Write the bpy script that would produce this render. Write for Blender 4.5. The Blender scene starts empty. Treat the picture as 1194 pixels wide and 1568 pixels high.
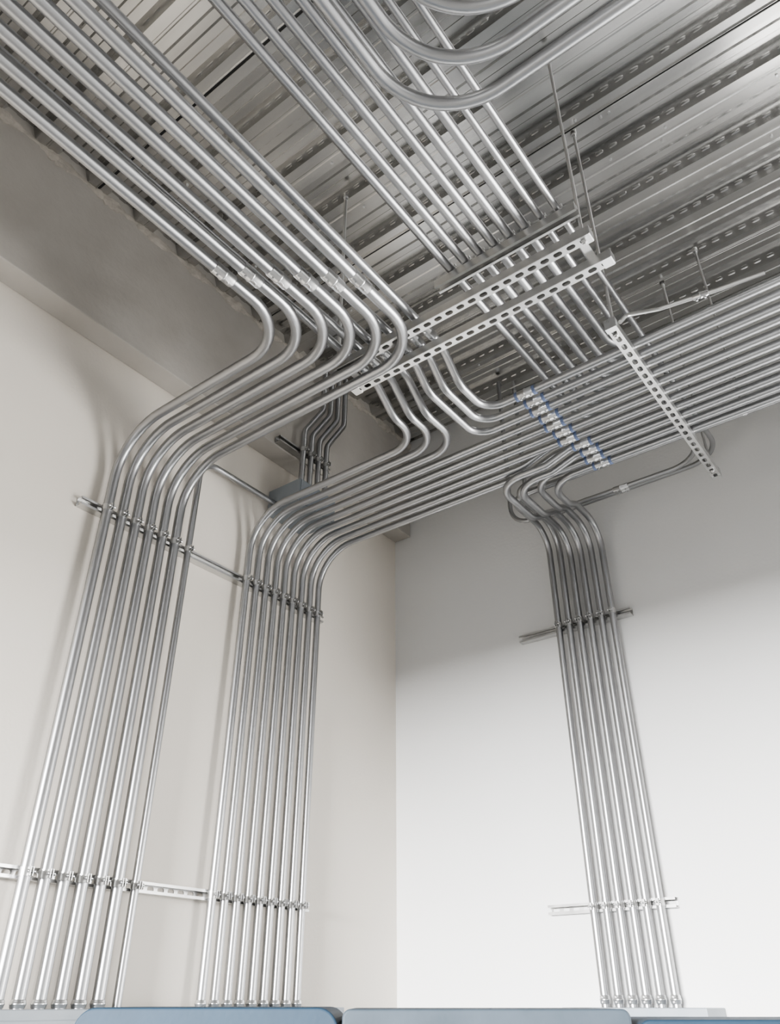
import bpy, math, random
from mathutils import Vector, Matrix
random.seed(4)
Z0=1.6
V=Vector
def P(x,y,z): return V((x,y,z+Z0))   # z is relative to eye height

# ---------------------------------------------------------------- materials
def new_mat(name):
    m=bpy.data.materials.new(name); m.use_nodes=True
    nt=m.node_tree; b=nt.nodes['Principled BSDF']; return m,nt,b
def noise_ramp(nt,scale,c0,c1,detail=4,p0=.35,p1=.65,stretch=None,kind='noise'):
    tc=nt.nodes.new('ShaderNodeTexCoord'); mp=nt.nodes.new('ShaderNodeMapping')
    nt.links.new(tc.outputs['Object'],mp.inputs[0])
    if stretch: mp.inputs['Scale'].default_value=stretch
    if kind=='noise':
        n=nt.nodes.new('ShaderNodeTexNoise'); n.inputs['Scale'].default_value=scale; n.inputs['Detail'].default_value=detail
        out=n.outputs['Fac']
    else:
        n=nt.nodes.new('ShaderNodeTexVoronoi'); n.inputs['Scale'].default_value=scale
        out=n.outputs['Color']
    nt.links.new(mp.outputs[0],n.inputs['Vector'])
    r=nt.nodes.new('ShaderNodeValToRGB'); r.color_ramp.elements[0].position=p0; r.color_ramp.elements[1].position=p1
    r.color_ramp.elements[0].color=(*c0,1); r.color_ramp.elements[1].color=(*c1,1)
    nt.links.new(out,r.inputs[0]); return r,out
def metal(name,c0,c1,r0,r1,scale=6,kind='noise',stretch=None,bump=0.0,detail=4):
    m,nt,b=new_mat(name)
    b.inputs['Metallic'].default_value=1
    r,out=noise_ramp(nt,scale,c0,c1,stretch=stretch,kind=kind,p0=.2,p1=.8,detail=detail)
    nt.links.new(r.outputs[0],b.inputs['Base Color'])
    mr=nt.nodes.new('ShaderNodeMapRange'); mr.inputs[3].default_value=r0; mr.inputs[4].default_value=r1
    nt.links.new(out,mr.inputs[0]); nt.links.new(mr.outputs[0],b.inputs['Roughness'])
    return m
def paint(name,c0,c1,rough=.7,scale=1.2,bump=.08,bscale=60,metal_=0):
    m,nt,b=new_mat(name)
    r,_=noise_ramp(nt,scale,c0,c1)
    nt.links.new(r.outputs[0],b.inputs['Base Color']); b.inputs['Roughness'].default_value=rough
    b.inputs['Metallic'].default_value=metal_
    n=nt.nodes.new('ShaderNodeTexNoise'); n.inputs['Scale'].default_value=bscale
    tc=nt.nodes.new('ShaderNodeTexCoord'); nt.links.new(tc.outputs['Object'],n.inputs['Vector'])
    bp=nt.nodes.new('ShaderNodeBump'); bp.inputs['Strength'].default_value=bump; bp.inputs['Distance'].default_value=.01
    nt.links.new(n.outputs['Fac'],bp.inputs['Height']); nt.links.new(bp.outputs[0],b.inputs['Normal'])
    return m
M_emt=metal('galvanized_conduit',(.41,.415,.425),(.47,.475,.485),.33,.39,2.0,detail=1)
M_strut=metal('pregalv_strut',(.56,.56,.56),(.70,.70,.69),.28,.40,14)
M_fit=metal('zinc_fitting',(.62,.63,.64),(.76,.76,.76),.24,.34,10,detail=1)
M_deck=metal('galvanized_deck',(.47,.47,.465),(.68,.677,.667),.17,.28,3.0,stretch=(.35,5,5),detail=2)
M_dark=paint('dark_gap',(.02,.02,.02),(.03,.03,.03),.9)
M_blueclip=paint('blue_grey_ring',(.12,.16,.27),(.15,.19,.31),.5)
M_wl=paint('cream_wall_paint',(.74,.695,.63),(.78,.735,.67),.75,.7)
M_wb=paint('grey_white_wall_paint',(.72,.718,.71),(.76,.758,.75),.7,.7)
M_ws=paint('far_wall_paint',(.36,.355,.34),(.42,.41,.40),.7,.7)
M_beam=paint('beam_plaster',(.46,.435,.40),(.53,.505,.47),.85,2.5,.25,25)
M_foam=paint('fire_stop_mortar',(.42,.39,.35),(.56,.52,.47),.95,18,.8,40)
M_floor=paint('concrete_floor',(.15,.147,.14),(.22,.215,.205),.6,1.5,.2,30)
M_blue=paint('blue_paint',(.008,.027,.050),(.012,.036,.065),.65,5,.05)
M_blue2=paint('faded_blue_paint',(.036,.052,.068),(.052,.070,.090),.65,6,.05)
M_grey=paint('grey_enclosure_paint',(.26,.29,.32),(.31,.34,.37),.45,5,.04)

# ---------------------------------------------------------------- mesh builder
class MB:
    def __init__(s): s.v=[];s.f=[];s.m=[];s.sm=[];s.mats=[]
    def mi(s,mat):
        if mat not in s.mats: s.mats.append(mat)
        return s.mats.index(mat)
    def add(s,vs,fs,mat,smooth=False):
        o=len(s.v); s.v+= [tuple(v) for v in vs]; k=s.mi(mat)
        for f in fs: s.f.append(tuple(i+o for i in f)); s.m.append(k); s.sm.append(smooth)
    def obj(s,name,parent=None,bevel=0):
        me=bpy.data.meshes.new(name); me.from_pydata(s.v,[],s.f)
        for m in s.mats: me.materials.append(m)
        me.polygons.foreach_set('material_index',s.m); me.polygons.foreach_set('use_smooth',s.sm); me.update()
        o=bpy.data.objects.new(name,me); bpy.context.collection.objects.link(o)
        if parent: o.parent=parent
        if bevel:
            b=o.modifiers.new('bevel','BEVEL'); b.width=bevel; b.segments=3; b.limit_method='ANGLE'
        return o
    def box(s,lo,hi,mat):
        x0,y0,z0=lo;x1,y1,z1=hi
        s.add([(x0,y0,z0),(x1,y0,z0),(x1,y1,z0),(x0,y1,z0),(x0,y0,z1),(x1,y0,z1),(x1,y1,z1),(x0,y1,z1)],
              [(0,3,2,1),(4,5,6,7),(0,1,5,4),(1,2,6,5),(2,3,7,6),(3,0,4,7)],mat)
    def obox(s,c,a,b,d,mat):  # centre, half vectors
        vs=[c+a*i+b*j+d*k for k in(-1,1) for (i,j) in((-1,-1),(1,-1),(1,1),(-1,1))]
        s.add(vs,[(0,3,2,1),(4,5,6,7),(0,1,5,4),(1,2,6,5),(2,3,7,6),(3,0,4,7)],mat)
    def sweep(s,pts,r,mat,seg=18,caps=True):
        pts=[V(p) for p in pts]; n=len(pts)
        T=[]
        for i in range(n):
            a=pts[max(i-1,0)];b=pts[min(i+1,n-1)]; T.append((b-a).normalized())
        t=T[0]; ref=V((0,0,1)) if abs(t.z)<.9 else V((1,0,0))
        N=t.cross(ref).normalized(); vs=[]
        for i in range(n):
            if i:
                ax=T[i-1].cross(T[i])
                if ax.length>1e-7:
                    N=Matrix.Rotation(T[i-1].angle(T[i]),3,ax.normalized())@N
            B=T[i].cross(N).normalized()
            rr=r[i] if isinstance(r,(list,tuple)) else r
            for k in range(seg):
                th=2*math.pi*k/seg; vs.append(pts[i]+N*(rr*math.cos(th))+B*(rr*math.sin(th)))
        fs=[]
        for i in range(n-1):
            for k in range(seg):
                a=i*seg+k;b=i*seg+(k+1)%seg; fs.append((a,b,b+seg,a+seg))
        s.add(vs,fs,mat,True)
        if caps:
            s.add(vs[:seg],[tuple(reversed(range(seg)))],mat); s.add(vs[-seg:],[tuple(range(seg))],mat)
    def cyl(s,p,d,L,r,mat,seg=12):
        d=V(d).normalized(); s.sweep([V(p)-d*L/2,V(p)+d*L/2],r,mat,seg)
    def coupling(s,p,d,r,L=.085,mat=None,ring=False,up=(0,0,-1),screws=True):
        mat=mat or M_fit; d=V(d).normalized(); p=V(p); h=L/2
        s.sweep([p-d*h,p-d*(h-.004),p-d*.005,p-d*.003,p+d*.003,p+d*.005,p+d*(h-.004),p+d*h],
                [r+.001,r+.0035,r+.0035,r+.0055,r+.0055,r+.0035,r+.0035,r+.001],mat,18)
        u=V(up)
        for k in(-1,1):
            if screws: s.cyl(p+d*(k*h*.55)+u*(r+.006),u,.008,.0045,mat,8)
            if ring: s.cyl(p+d*(k*h*.98),d,.014,r+.004,M_blueclip,18)
    def clamp(s,p,d,out,r):
        p=V(p);d=V(d).normalized();out=V(out).normalized();w=d.cross(out).normalized()
        s.cyl(p,d,.030,r+.0025,M_strut,18)
        c=p+out*(r+.009)
        for k in(-1,1): s.obox(c+w*(k*.0055),w*.0014,out*.011,d*.015,M_strut)
        s.cyl(c+out*.002,w,.034,.0035,M_fit,8)
        s.cyl(c+out*.002+w*.014,w,.006,.007,M_fit,6)
        s.cyl(c+out*.002-w*.012,w,.005,.007,M_fit,6)

def fillet(pts,R,n90=12):
    pts=[V(p) for p in pts]; out=[pts[0]]
    for i in range(1,len(pts)-1):
        p=pts[i]; rr=R[i-1] if isinstance(R,(list,tuple)) else R
        d1=(pts[i-1]-p).normalized(); d2=(pts[i+1]-p).normalized()
        phi=math.pi-d1.angle(d2)
        if phi<1e-3: out.append(p); continue
        t=rr*math.tan(phi/2); c=p+(d1+d2).normalized()*(rr/math.cos(phi/2))
        v0=p+d1*t-c; v1=p+d2*t-c; n=max(4,int(n90*phi/(math.pi/2)))
        for k in range(n+1):
            u=k/n; out.append(c+(v0*math.sin((1-u)*phi)+v1*math.sin(u*phi))/math.sin(phi) if phi<3.1 else p)
    out.append(pts[-1]); return out

def strut(name,p0,p1,opn,mat=M_strut,wid=.041,dep=.041,parent=None,per0=.054):
    """slotted U-channel: p0,p1 centre of the slotted web, opn = side the mouth faces"""
    p0=V(p0);p1=V(p1);a=(p1-p0);L=a.length;a.normalize();o=V(opn).normalized();w=a.cross(o).normalized()
    mb=MB(); n=max(1,int(L/per0)); per=L/n; hw=wid/2; sl=.0175; sr=.0105; N=16
    for i in range(n):
        c=p0+a*((i+.5)*per); ring=[];outr=[]
        for k in range(N):
            th=2*math.pi*(k+.5)/N; cx=math.cos(th);cy=math.sin(th)
            ring.append(c+a*((sl-sr)*(1 if cx>0 else -1)+sr*cx)+w*(sr*cy))
            m=max(abs(cx),abs(cy)); outr.append(c+a*(per/2*cx/m)+w*(hw*cy/m))
        mb.add(ring+outr,[(k,(k+1)%N,N+(k+1)%N,N+k) for k in range(N)],mat)
        for sx,sy in((1,1),(-1,1),(-1,-1),(1,-1)):
            th0=math.atan2(sy,sx)%(2*math.pi); k0=int(th0/(2*math.pi)*N-.5)%N; k1=(k0+1)%N
            mb.add([outr[k0],outr[k1],c+a*(per/2*sx)+w*(hw*sy)],[(0,1,2)],mat)
    lip=.0095; pr=[(-hw,0),(-hw,dep),(-hw+lip,dep),(-hw+lip,dep-.007)]
    for sg in(1,-1):
        vs=[]
        for q in(p0,p1):
            for (x,y) in pr: vs.append(q+w*(x*sg)+o*y)
        mb.add(vs,[(i,i+1,i+5,i+4) for i in range(3)],mat)
    ob=mb.obj(name,parent)
    so=ob.modifiers.new('thickness','SOLIDIFY'); so.thickness=.0026; so.offset=0
    return ob

# ---------------------------------------------------------------- room shell
CE=3.70; LY=4.03; XR=8.0; YF=-5.0
def shell(name,lo,hi,mat):
    mb=MB(); mb.box((lo[0],lo[1],lo[2]),(hi[0],hi[1],hi[2]),mat); return mb.obj(name)
T=CE+Z0+.12
shell('floor',(-.2,YF-.2,-.1),(XR+.2,LY+.2,0),M_floor)
mb=MB(); mb.box((-.2,YF-.2,0),(0,LY+.2,T),M_wl)
mb.obj('wall_left')
WX0,WX1,WZ0,WZ1=3.15,6.6,.9,3.3
mb=MB()   # back wall with a window opening further along to the right
mb.box((0,LY,0),(WX0,LY+.2,T),M_wb); mb.box((WX1,LY,0),(XR+.2,LY+.2,T),M_wb)
mb.box((WX0,LY,0),(WX1,LY+.2,WZ0),M_wb); mb.box((WX0,LY,WZ1),(WX1,LY+.2,T),M_wb)
mb.obj('wall_back')
mb=MB(); xm=(WX0+WX1)/2
for (a,b) in((WX0,WX0+.06),(xm-.03,xm+.03),(WX1-.06,WX1)): mb.box((a,LY+.06,WZ0),(b,LY+.12,WZ1),M_grey)
mb.box((WX0,LY+.06,WZ0),(WX1,LY+.12,WZ0+.06),M_grey); mb.box((WX0,LY+.06,WZ1-.06),(WX1,LY+.12,WZ1),M_grey)
mb.obj('window_1')
# projecting concrete beam over the left wall
mb=MB(); mb.box((0,YF,2.87+Z0),(.14,LY,CE+Z0+.079),M_beam); mb.obj('trim_beam',bevel=.006)
mb=MB()
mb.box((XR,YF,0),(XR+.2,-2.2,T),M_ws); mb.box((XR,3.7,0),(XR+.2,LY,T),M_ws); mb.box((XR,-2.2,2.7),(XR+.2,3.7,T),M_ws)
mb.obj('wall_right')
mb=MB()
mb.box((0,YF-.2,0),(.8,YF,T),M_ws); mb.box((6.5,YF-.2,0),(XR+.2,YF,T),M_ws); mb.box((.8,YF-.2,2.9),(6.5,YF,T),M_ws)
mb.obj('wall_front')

# ---------------------------------------------------------------- metal deck ceiling
def build_deck():
    mb=MB(); pitch=.305; z0=CE+Z0; h=.076; x0=0.0;x1=XR
    prof=[(0,0),(.048,0),(.053,.005),(.061,.005),(.066,0),(.112,0),(.142,h),(.182,h),(.190,h-.009),(.227,h-.009),(.235,h),(.275,h),(.305,0)]
    y=1.11-pitch*21
    pts=[]
    while y<LY-.001:
        for (a,b) in prof[:-1]:
            if y+a<LY: pts.append((y+a,z0+b))
        y+=pitch
    pts.append((LY,z0+.03))
    vs=[];fs=[]
    for (yy,zz) in pts: vs+= [(x0,yy,zz),(x1,yy,zz)]
    for i in range(len(pts)-1): fs.append((2*i,2*i+1,2*i+3,2*i+2))
    mb.add(vs,fs,M_deck)
    y=1.11-pitch*20; i=0
    while y<LY:
        if i%4==0:
            mb.box((x0,y+.052,z0+.001),(x1,y+.062,z0+.0055),M_dark)
            mb.box((x0,y+.0465,z0-.010),(x1,y+.0485,z0),M_deck)
        y+=pitch;i+=1
    def stad(c,u,v,n,L,W,hh):
        out=[];inn=[]
        for q in range(12):
            th=2*math.pi*(q+.5)/12;cx=math.cos(th);cy=math.sin(th)
            s1=(L/2-W/2)*(1 if cx>0 else -1)
            out.append(c+u*(s1+W/2*cx)+v*(W/2*cy)); inn.append(c+u*(s1+W*.25*cx)+v*(W*.25*cy)+n*hh)
        mb.add(out+inn,[(q,(q+1)%12,12+(q+1)%12,12+q) for q in range(12)]+[tuple(range(12,24))],M_deck,True)
    y=1.11-pitch*9
    u=V((1,0,0))
    while y<LY-.3:
        for (ya,za,yb,zb) in((.112,0,.142,h),(.275,h,.305,0)):
            a=V((0,y+ya,z0+za));b=V((0,y+yb,z0+zb));v=(b-a).normalized();n=V((0,v.z,-v.y))
            if n.z>0:n=-n
            x=.2+random.random()*.03; c=(a+b)/2
            while x<6:
                stad(V((x,c.y,c.z)),u,v,n,.046,.022,.0020); x+=.075
        for q in range(7):
            xx=random.uniform(.3,6); mb.cyl((xx,y+random.choice((.025,.088)),z0-.003),(0,0,1),.008,.007,M_fit,6)
        y+=pitch
    return mb.obj('ceiling')
build_deck()

# lumpy fire-stop mortar between beam and deck
mb=MB(); ny=420; nr=8; vs=[]
for i in range(ny+1):
    y=-2.5+(LY+2.5)*i/ny
    base=.024+.010*math.sin(y*20.6+1)+random.uniform(-.006,.006)
    for k in range(nr+1):
        th=math.pi/2*k/nr
        rr=base*(1+random.uniform(-.14,.14))
        vs.append((.137+rr*math.sin(th)*.7, y, CE+Z0+.005-rr*math.cos(th)*1.5))
fs=[(i*(nr+1)+k,i*(nr+1)+k+1,(i+1)*(nr+1)+k+1,(i+1)*(nr+1)+k) for i in range(ny) for k in range(nr)]
mb.add(vs,fs,M_foam,True); mb.obj('trim_mortar')

# ---------------------------------------------------------------- conduits
ZB=2.40; ZT=2.37; R1=.023; R2=.019; XE=XR-.02
zs=(.40,1.96)   # wall strut heights (rel)
BOT=-.022; TOPC=CE+.03
mb=MB()
for k in range(6):
    y=1.68+.08*k; x=1.22+.08*k; xw=.047+R1
    mb.sweep(fillet([P(xw,y,BOT),P(xw,y,ZB),P(x,y,ZB),P(x,YF+.02,ZB)],[.27,.25]),R1,M_emt,20)
    for z in zs: mb.clamp(P(xw,y,z),(0,0,1),(1,0,0),R1)
    mb.coupling(P(x,1.28+.07*k,ZB),(0,1,0),R1,.10)
    mb.coupling(P(xw,y,BOT+.015),(0,0,1),R1,.026,screws=False)
    mb.coupling(P(x,-1.6,ZB),(0,1,0),R1,.10)
mb.obj('conduit_bundle')
# smaller conduit beside bundle 1, crossing the wall to the pull box
mb=MB(); r=.017
mb.sweep(fillet([P(.047+r,2.17,BOT),P(.047+r,2.17,2.53),P(.064,2.74,2.53)],[.12]),r,M_emt)
for z in zs: mb.clamp(P(.064,2.17,z),(0,0,1),(1,0,0),r)
mb.obj('single_conduit')
# bundle 2
mb=MB()
for k in range(9):
    y=2.58+.0725*k; xw=.047+R2
    if k<3:
        x=1.24+.07*k
        path=fillet([P(xw,y,BOT),P(xw,y,ZT),P(x,y,ZT),P(x,2.36+.03*k,ZT),P(x,2.20+.03*k,2.508),P(x,YF+.02,2.508)],[.25,.17,.12,.12])
        mb.coupling(P(x,2.13,2.508),(0,1,0),R2,.085)
    elif k<7:
        path=fillet([P(xw,y,BOT),P(xw,y,ZT),P(XE,y,ZT)],.25)
        mb.coupling(P(1.83+.01*(k%2),y,ZT),(1,0,0),R2,.09,ring=True)
    else:
        path=fillet([P(xw,y,BOT),P(xw,y,ZT),P(1.54,y,ZT),P(1.70,y,2.425),P(XE,y,2.425)],[.25,.2,.2])
    mb.sweep(path,R2,M_emt,18)
    for z in zs: mb.clamp(P(xw,y,z),(0,0,1),(1,0,0),R2)
    mb.coupling(P(xw,y,BOT+.015),(0,0,1),R2,.026,screws=False)
mb.obj('conduit_bundle')
# runs joining the rack
mb=MB()
for k in range(3):
    y=2.58+.0725*k; x=1.62-.07*k
    mb.sweep(fillet([P(x,YF+.02,2.508),P(x,2.20-.02*k,2.508),P(x,2.34-.02*k,ZT),P(x,y,ZT),P(XE,y,ZT)],[.12,.12,.10]),R2,M_emt,18)
    mb.coupling(P(1.83+.01*(k%2),y,ZT),(1,0,0),R2,.09,ring=True)
    mb.coupling(P(x,2.10,2.508),(0,1,0),R2,.085)
mb.obj('conduit_bundle')
# overhead group
mb=MB()
ZG=2.598
for k in range(8):
    x=1.85+.07*k; ra=.014
    if k<6:
        y=2.83+.0795*(5-k)
        mb.sweep(fillet([P(x,YF+.02,ZG),P(x,y,ZG),P(XE,y,ZG)],.14),R2,M_emt,18)
        mb.coupling(P(x,.35+.06*(k%3),ZG),(0,1,0),R2,.09)
    elif k==7:
        mb.sweep(fillet([P(x,YF+.02,ZG),P(x,3.96,ZG),P(1.12,3.96,ZG),P(1.12,3.96,TOPC)],[.2,.12]),ra,M_emt,18)
        mb.coupling(P(1.75,3.96,ZG),(1,0,0),ra,.09)
    else:
        mb.sweep(fillet([P(x,YF+.02,ZG),P(x,3.35,ZG),P(x,3.5,2.54),P(x,3.84,2.54),P(1.06,3.84,2.54),P(1.06,3.84,TOPC)],[.15,.15,.2,.13]),ra,M_emt,18)
        mb.coupling(P(1.78,3.84,2.54),(1,0,0),ra,.09)
mb.obj('conduit_bundle')
# big sweeps overhead (turning to the right)
mb=MB()
for k in range(3):
    x=2.19+.10*k; y=1.27-.10*k
    mb.sweep(fillet([P(x,YF+.02,2.36),P(x,y,2.36),P(XE,y,2.36)],.28,18),.0215,M_emt,20)
mb.obj('conduit_bundle')
# back wall bundle
mb=MB()
for j in range(6):
    x=1.235+.066*j; yw=LY-.047-R2
    if j<2:
        y=3.49-.08*j; zt=2.49
        path=fillet([P(x,yw,BOT),P(x,yw,zt),P(x,y,zt),P(XE,y,zt)],[.17,.12])
    elif j<4:
        y=3.09+.0725*(j-2); zt=2.322
        path=fillet([P(x,yw,BOT),P(x,yw,2.42),P(x,3.66,2.42),P(x,3.50,zt),P(x,y,zt),P(1.66,y,zt),P(1.80,y,ZT),P(XE,y,ZT)],[.17,.12,.12,.15,.08,.08])
        mb.coupling(P(1.87+.01*(j%2),y,ZT),(1,0,0),R2,.09,ring=True)
    else:
        y=3.09+.0725*(j-2); zt=ZT
        path=fillet([P(x,yw,BOT),P(x,yw,2.42),P(x,3.66,2.42),P(x,3.56,zt),P(x,y,zt),P(XE,y,zt)],[.17,.12,.12,.16])
        mb.coupling(P(1.87+.01*(j%2),y,ZT),(1,0,0),R2,.09,ring=True)
    mb.sweep(path,R2,M_emt,18)
    for z in(.39,1.86): mb.clamp(P(x,yw,z),(0,0,1),(0,-1,0),R2)
    mb.coupling(P(x,yw,BOT+.03),(0,0,1),R2,.035,up=(0,-1,0))
mb.obj('conduit_bundle')
# risers on the beam beside the corner, with their pull box
mb=MB()
for k in range(4):
    y=2.80+.07*k; r=.018
    mb.sweep(fillet([P(.21,y,2.643),P(.21,y,3.05),P(.21,y+.16,3.32),P(.21,y+.16,TOPC)],[.10,.10]),r,M_emt)
    mb.clamp(P(.21,y,2.90),(0,0,1),(1,0,0),r)
mb.obj('conduit_bundle')
mb=MB(); mb.box((.004,2.74,Z0+2.47),(.26,3.06,Z0+2.64),M_grey); mb.box((.26,2.75,Z0+2.48),(.266,3.05,Z0+2.63),M_grey)
mb.obj('pull_box',bevel=.003)

# ---------------------------------------------------------------- strut channels
for z in zs: strut('strut_channel',P(.003,1.56,z),P(.003,3.24,z),(1,0,0))
strut('strut_channel',P(.96,LY-.003,1.85),P(1.66,LY-.003,1.85),(0,-1,0))
strut('strut_channel',P(.98,LY-.003,.39),P(1.63,LY-.003,.39),(0,-1,0))
strut('strut_channel',P(.145,2.62,2.90),P(.145,3.08,2.90),(1,0,0))
def rod(mb,x,y,zb,zt=CE,r=.007):
    mb.sweep([P(x,y,zb),P(x,y,zt)],r,M_strut,8)
    mb.cyl(P(x,y,zt-.012),(0,0,1),.024,.016,M_strut,6)
    mb.cyl(P(x,y,zb+.012),(0,0,1),.010,.012,M_fit,6)
    mb.cyl(P(x,y,zt-.03),(0,0,1),.03,.010,M_fit,8)
def trapeze(y,xa,xb,double=True):
    e=bpy.data.objects.new('trapeze_hanger',None); bpy.context.collection.objects.link(e)
    strut('channel_lower',P(xa,y,2.427),P(xb,y,2.427),(0,0,1),parent=e)
    strut('channel_upper',P(1.77,y-.045,2.575),P(xb-.02,y-.045,2.575),(0,0,-1),parent=e)
    m=MB(); rod(m,xa+.03,y,2.40,r=.009); rod(m,xb-.03,y,2.40)
    for k in range(8): m.clamp(P(1.85+.07*k,y-.045,ZG),(0,1,0),(0,0,1),R2 if k<6 else .014)
    ends=[(xa,y),(xb,y)]
    if double:
        strut('channel_far',P(xa,y+.15,2.427),P(xb+.02,y+.15,2.427),(0,0,1),parent=e)
        ends+=[(xa,y+.15),(xb+.02,y+.15)]
        for q in(xa+.05,xb-.05): m.obox(P(q,y+.075,2.4715),V((.016,0,0)),V((0,.095,0)),V((0,0,.003)),M_strut)
    for (q,yy) in ends:
        m.obox(P(q,yy,2.447),V((.003,0,0)),V((0,.022,0)),V((0,0,.022)),M_fit)
        m.obox(P(q-.02*(1 if q>1.8 else -1),yy,2.424),V((.020,0,0)),V((0,.0225,0)),V((0,0,.0015)),M_fit)
    m.obj('rods_and_clamps',e)
trapeze(2.00,1.16,2.43)
trapeze(-1.2,1.16,2.50,False)
def rack(x):
    e=bpy.data.objects.new('rack_hanger',None); bpy.context.collection.objects.link(e)
    zb=ZT-R2-.043
    strut('channel',P(x,2.36,zb),P(x,3.70,zb),(0,0,1),parent=e)
    m=MB(); rod(m,x,2.41,zb-.02); rod(m,x,3.62,zb-.02)
    m.obox(P(x,2.372,zb+.02),V((.024,0,0)),V((0,.014,0)),V((0,0,.026)),M_fit)
    m.obox(P(x,3.69,zb+.02),V((.024,0,0)),V((0,.012,0)),V((0,0,.026)),M_fit)
    m.obj('rods_and_caps',e)
rack(2.33); rack(4.6)
mb=MB(); rod(mb,2.57,3.49,2.512); mb.cyl(P(2.57,3.49,2.49),(1,0,0),.02,R2+.003,M_fit,18); mb.obj('threaded_rod')
# flexible cable whip near the rack end
mb=MB(); pts=fillet([P(2.36,2.40,2.35),P(2.38,2.44,2.41),P(2.50,2.50,2.42),P(2.72,2.53,2.41),P(2.9,2.55,2.405)],.04)
mb.sweep(pts,.009,M_strut,10); mb.coupling(P(2.66,2.522,2.413),(1,.1,0),.010,.06)
mb.obj('flexible_cable')

# ---------------------------------------------------------------- enclosures / cabinets at the bottom
def panel(name,lo,hi,mat,face):
    mb=MB(); mb.box(lo,hi,mat)
    x0,y0,z0=lo;x1,y1,z1=hi
    if face=='x':
        mb.box((x1,y0+.03,z0+.03),(x1+.012,y1-.03,z1-.03),mat); mb.box((x1+.012,y1-.10,(z0+z1)/2-.06),(x1+.03,y1-.07,(z0+z1)/2+.06),M_fit)
    else:
        mb.box((x0+.03,y0-.012,z0+.03),(x1-.03,y0,z1-.03),mat); mb.box((x1-.10,y0-.03,(z0+z1)/2-.06),(x1-.07,y0-.012,(z0+z1)/2+.06),M_fit)
    return mb.obj(name,bevel=.004)
panel('switchboard',(.002,1.2,.0),(.24,3.3,Z0+BOT),M_grey,'x')
panel('breaker_cabinet',(1.1,LY-.24,.0),(1.75,LY-.002,Z0+BOT),M_grey,'y')

def gang(name,cx,cy,w,d,h,rot,mat,rad):
    mb=MB(); ca=math.cos(rot);sa=math.sin(rot)
    prof=[]; n=8
    for (sx) in(1,-1):
        for k in range(n+1):
            th=math.pi/2*k/n
            if sx==1: prof.append((w/2-rad+rad*math.cos(th),h-rad+rad*math.sin(th)))
            else: prof.append((-w/2+rad-rad*math.sin(th),h-rad+rad*math.cos(th)))
    prof=[(w/2,.1)]+prof+[(-w/2,.1)]
    vs=[]
    for yy in(-d/2,d/2):
        for (x,z) in prof: vs.append((cx+x*ca-yy*sa,cy+x*sa+yy*ca,z))
    N=len(prof); mb.add(vs,[(i,(i+1)%N,N+(i+1)%N,N+i) for i in range(N)]+[tuple(reversed(range(N))),tuple(range(N,2*N))],mat)
    def ob(x,y,z,a,b,c,m): mb.obox(V((cx+x*ca-y*sa,cy+x*sa+y*ca,z)),V((ca,sa,0))*a,V((-sa,ca,0))*b,V((0,0,1))*c,m)
    ob(0,-d/2-.006,h-.30,w/2-.03,.006,.008,mat)
    ob(0,-d/2-.012,h-.34,.05,.012,.03,M_fit)
    ob(0,-d/2-.006,h*.45,w/2-.05,.006,h*.28,mat)
    for sx in(-1,1):
        for sy in(-1,1): ob(sx*(w/2-.06),sy*(d/2-.06),.05,.03,.03,.05,M_dark)
    return mb.obj(name,bevel=.01)
hr=math.radians(37.1)
gang('blue_tool_cabinet',1.15,1.71,.64,.45,Z0-.012,hr,M_blue,.05)
gang('blue_tool_cabinet',1.69,2.12,.70,.45,Z0-.015,hr,M_blue2,.02)
gang('blue_tool_cabinet',2.30,2.58,.80,.45,Z0-.037,hr,M_blue,.03)

# ---------------------------------------------------------------- lights
def area(name,loc,target,sx,sy,power,col,spread=180):
    l=bpy.data.lights.new(name,'AREA'); l.shape='RECTANGLE'; l.size=sx;l.size_y=sy;l.energy=power;l.color=col;l.spread=math.radians(spread)
    o=bpy.data.objects.new(name,l); bpy.context.collection.objects.link(o); o.location=loc
    o.rotation_euler=(V(target)-V(loc)).to_track_quat('-Z','Y').to_euler(); return o
area('doorway_daylight',(12.5,2.0,2.1),(0,1.5,2.0),8,1.8,360,(1,.975,.93))
area('front_daylight',(3.2,-12,3.15),(3,4,2.2),5,1.4,4400,(1,.995,.99),100)
area('window_daylight',((WX0+WX1)/2,LY+.35,2.1),((WX0+WX1)/2-.7,0,2.9),3.3,2.3,600,(1,.98,.95))
# added strip lamp, unseen behind the viewpoint, as frontal fill for deck and conduits
e=bpy.data.objects.new('added_fill_fixture',None); bpy.context.collection.objects.link(e)
mb=MB(); mb.box((2.2,-2.09,4.72),(4.8,-1.91,4.79),M_strut)
for xx in(2.5,4.5): mb.cyl((xx,-2,5.045),(0,0,1),.51,.005,M_strut,8)
mb.obj('fill_housing',e)
area('added_fill_light',(3.5,-2,4.715),(3.5,-2,0),2.5,.15,25,(1,.97,.93)).parent=e
w=bpy.data.worlds.new('sky'); bpy.context.scene.world=w; w.use_nodes=True
w.node_tree.nodes['Background'].inputs[0].default_value=(.92,.96,1,1); w.node_tree.nodes['Background'].inputs[1].default_value=.5

# ---------------------------------------------------------------- camera
cd=bpy.data.cameras.new('camera'); cam=bpy.data.objects.new('camera',cd); bpy.context.collection.objects.link(cam)
cd.sensor_fit='VERTICAL'; cd.sensor_height=36; cd.sensor_width=36*1320/1734; cd.lens=36*1200/1568
cam.location=(3,0,Z0); cam.rotation_euler=(math.radians(122),0,math.radians(37.1)); cd.clip_start=.05
bpy.context.scene.camera=cam
vs_=bpy.context.scene.view_settings
vs_.view_transform='AgX'; vs_.look='AgX - Medium High Contrast'; vs_.exposure=-.4
